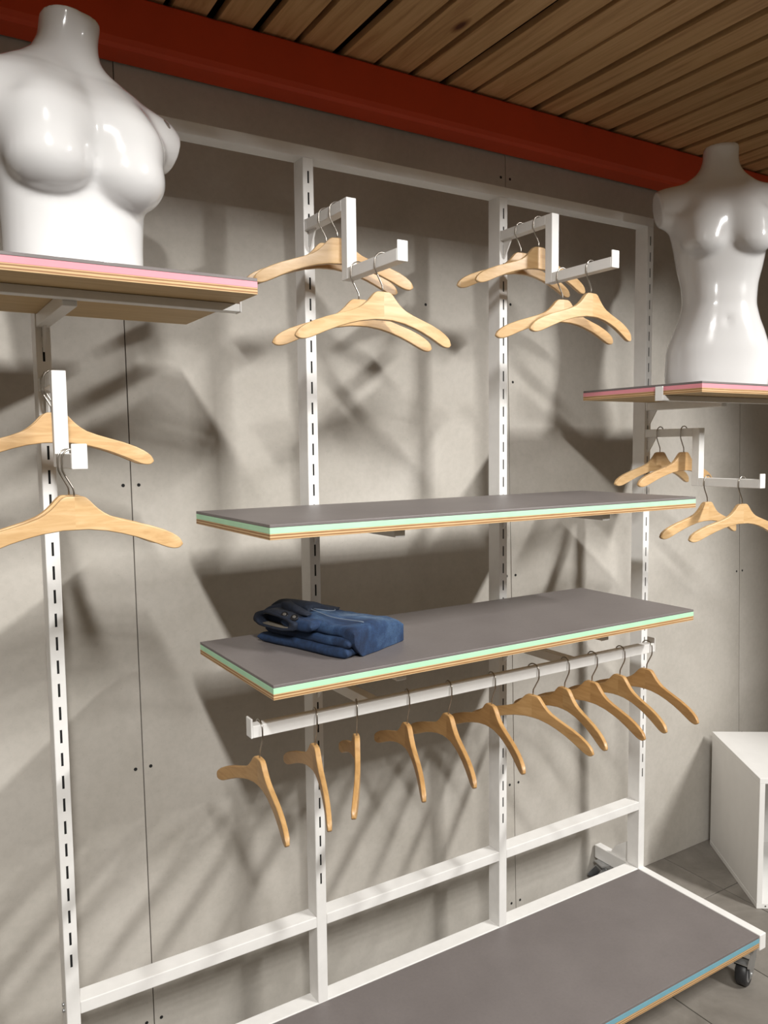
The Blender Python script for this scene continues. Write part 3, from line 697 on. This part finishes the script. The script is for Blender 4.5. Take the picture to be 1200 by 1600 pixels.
# waist opening: a flattened ring of waistband facing the open end, with its pale lining
JV = Vector((0.285, -0.958, 0)).normalized(); JU = Vector((0.958, 0.285, 0)).normalized()
def ring_band(name, c, rv, rz, w0, w1, th, m, parent, sd=0.0, N=40):
    bm = bmesh.new(); rows = []
    for k in range(N):
        a = 2*math.pi*k/N; wob = 1 + 0.10*mnoise.noise(Vector((math.cos(a)*1.7+sd, math.sin(a)*1.7, sd)))
        lift = 0.006*math.exp(-((a-2.0)/0.6)**2)
        def P(f, w_):
            sq = lambda t: math.copysign(abs(t)**0.7, t)
            return c + JV*(rv*f*wob*sq(math.cos(a))) + Vector((0, 0, (rz*f*wob*sq(math.sin(a)))+lift)) + JU*w_
        f1 = 1 - th/rz
        rows.append([bm.verts.new(P(1, w0)), bm.verts.new(P(1.03, (w0+w1)/2)), bm.verts.new(P(1, w1)), bm.verts.new(P(f1, w1)), bm.verts.new(P(f1, w0))])
    for k in range(N):
        a, b = rows[k], rows[(k+1) % N]
        for i in range(5): bm.faces.new((a[i], a[(i+1) % 5], b[(i+1) % 5], b[i]))
    return link(name, mesh_of(bm, name), m, parent, True)
WCtr = Vector((0.452, -0.150, JZ+0.059))
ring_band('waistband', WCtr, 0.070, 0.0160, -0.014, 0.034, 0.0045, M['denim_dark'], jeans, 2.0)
ring_band('waist_lining', WCtr, 0.064, 0.0110, -0.010, 0.030, 0.0015, M['lining'], jeans, 2.0)
slab('waistband_front', [(0.452, -0.165), (0.480, -0.258), (0.522, -0.244), (0.494, -0.150)], JZ+0.046, 0.026, M['denim_mid'], jeans, nu=14, nv=18, wr=0.003, sd=31, e=0.22)
slab('fly_flap', [(0.476, -0.118), (0.492, -0.215), (0.512, -0.205), (0.500, -0.112)], JZ+0.072, 0.010, M['denim_dark'], jeans, nu=12, nv=18, wr=0.003, sd=41, e=0.3, top=lambda u, v: 0.016*(1-v)**2)
for k, (bx, by, bz) in enumerate(((0.4555, -0.178, 0.0765), (0.4650, -0.207, 0.0745))):
    n = Vector((-0.35, -0.45, 0.82)).normalized(); c0 = Vector((bx, by, JZ+bz)); b = cyl('button', c0 - n*0.005, c0 + n*0.0025, 0.0080, M['button'], jeans, 20)
    cyl('button_centre', c0 + n*0.0025, c0 + n*0.0036, 0.0038, M['zinc'], b, 14)
link('fly_seam', tube_mesh('fly_seam', [surf(0.24+0.02*math.sin(k*0.7), 0.34+0.62*k/12, 0.0045) for k in range(13)], 0.0011, 6), M['thread'], jeans, True)
link('pocket_seam', tube_mesh('pocket_seam', [surf(0.30+0.40*k/10, 0.40+0.10*math.sin(k/10*3.14)-0.05*k/10, 0.0045) for k in range(11)], 0.0009, 6), M['thread'], jeans, True)
link('side_seam', tube_mesh('side_seam', [surf(0.10+0.86*k/14, 0.955-0.02*math.sin(k*0.5), -0.012-0.010*(k/14)) for k in range(15)], 0.0014, 6), M['denim_mid'], jeans, True)
for u in (0.40, 0.66):
    strip('belt_loop', [(surf(u+0.01*k, 0.02+0.09*k, -0.001-0.002*k), Vector((1, 0.3, 0))) for k in range(3)], 0.005, M['denim_dark'], jeans, 0.003)

# ------------------------------------------------------------------ white display cube standing askew beside the rack
def display_cube():
    S, T = 0.452, 0.0185; H = 0.4635
    t = thing('display_cube', 'white laminate open-fronted display cube standing askew on the floor beside the rack', 'display cube', (2.2011, -0.1968, 0), -math.atan2(0.257, 0.371))
    box('bottom_panel', (0, S, 0, S, 0.0005, T), M['box_white'], t, 0.0008)
    box('top_panel', (0, S, 0, S, H-T, H), M['box_white'], t, 0.0008)
    box('side_panel', (0.0005, T, 0, S-0.0005, T+0.0003, H-T-0.0003), M['box_white'], t, 0.0006)
    box('side_panel', (S-T, S-0.0005, 0, S-0.0005, T+0.0003, H-T-0.0003), M['box_white'], t, 0.0006)
    box('back_panel', (T+0.0003, S-T-0.0003, S-T, S-0.001, T+0.0003, H-T-0.0003), M['box_white'], t, 0.0006)
    for z in (T*0.5,):
        for x in (0.030, 0.10): cyl('screw_cap', (x, -0.0006, z), (x, 0.002, z), 0.003, M['grout'], t, 10)
display_cube()
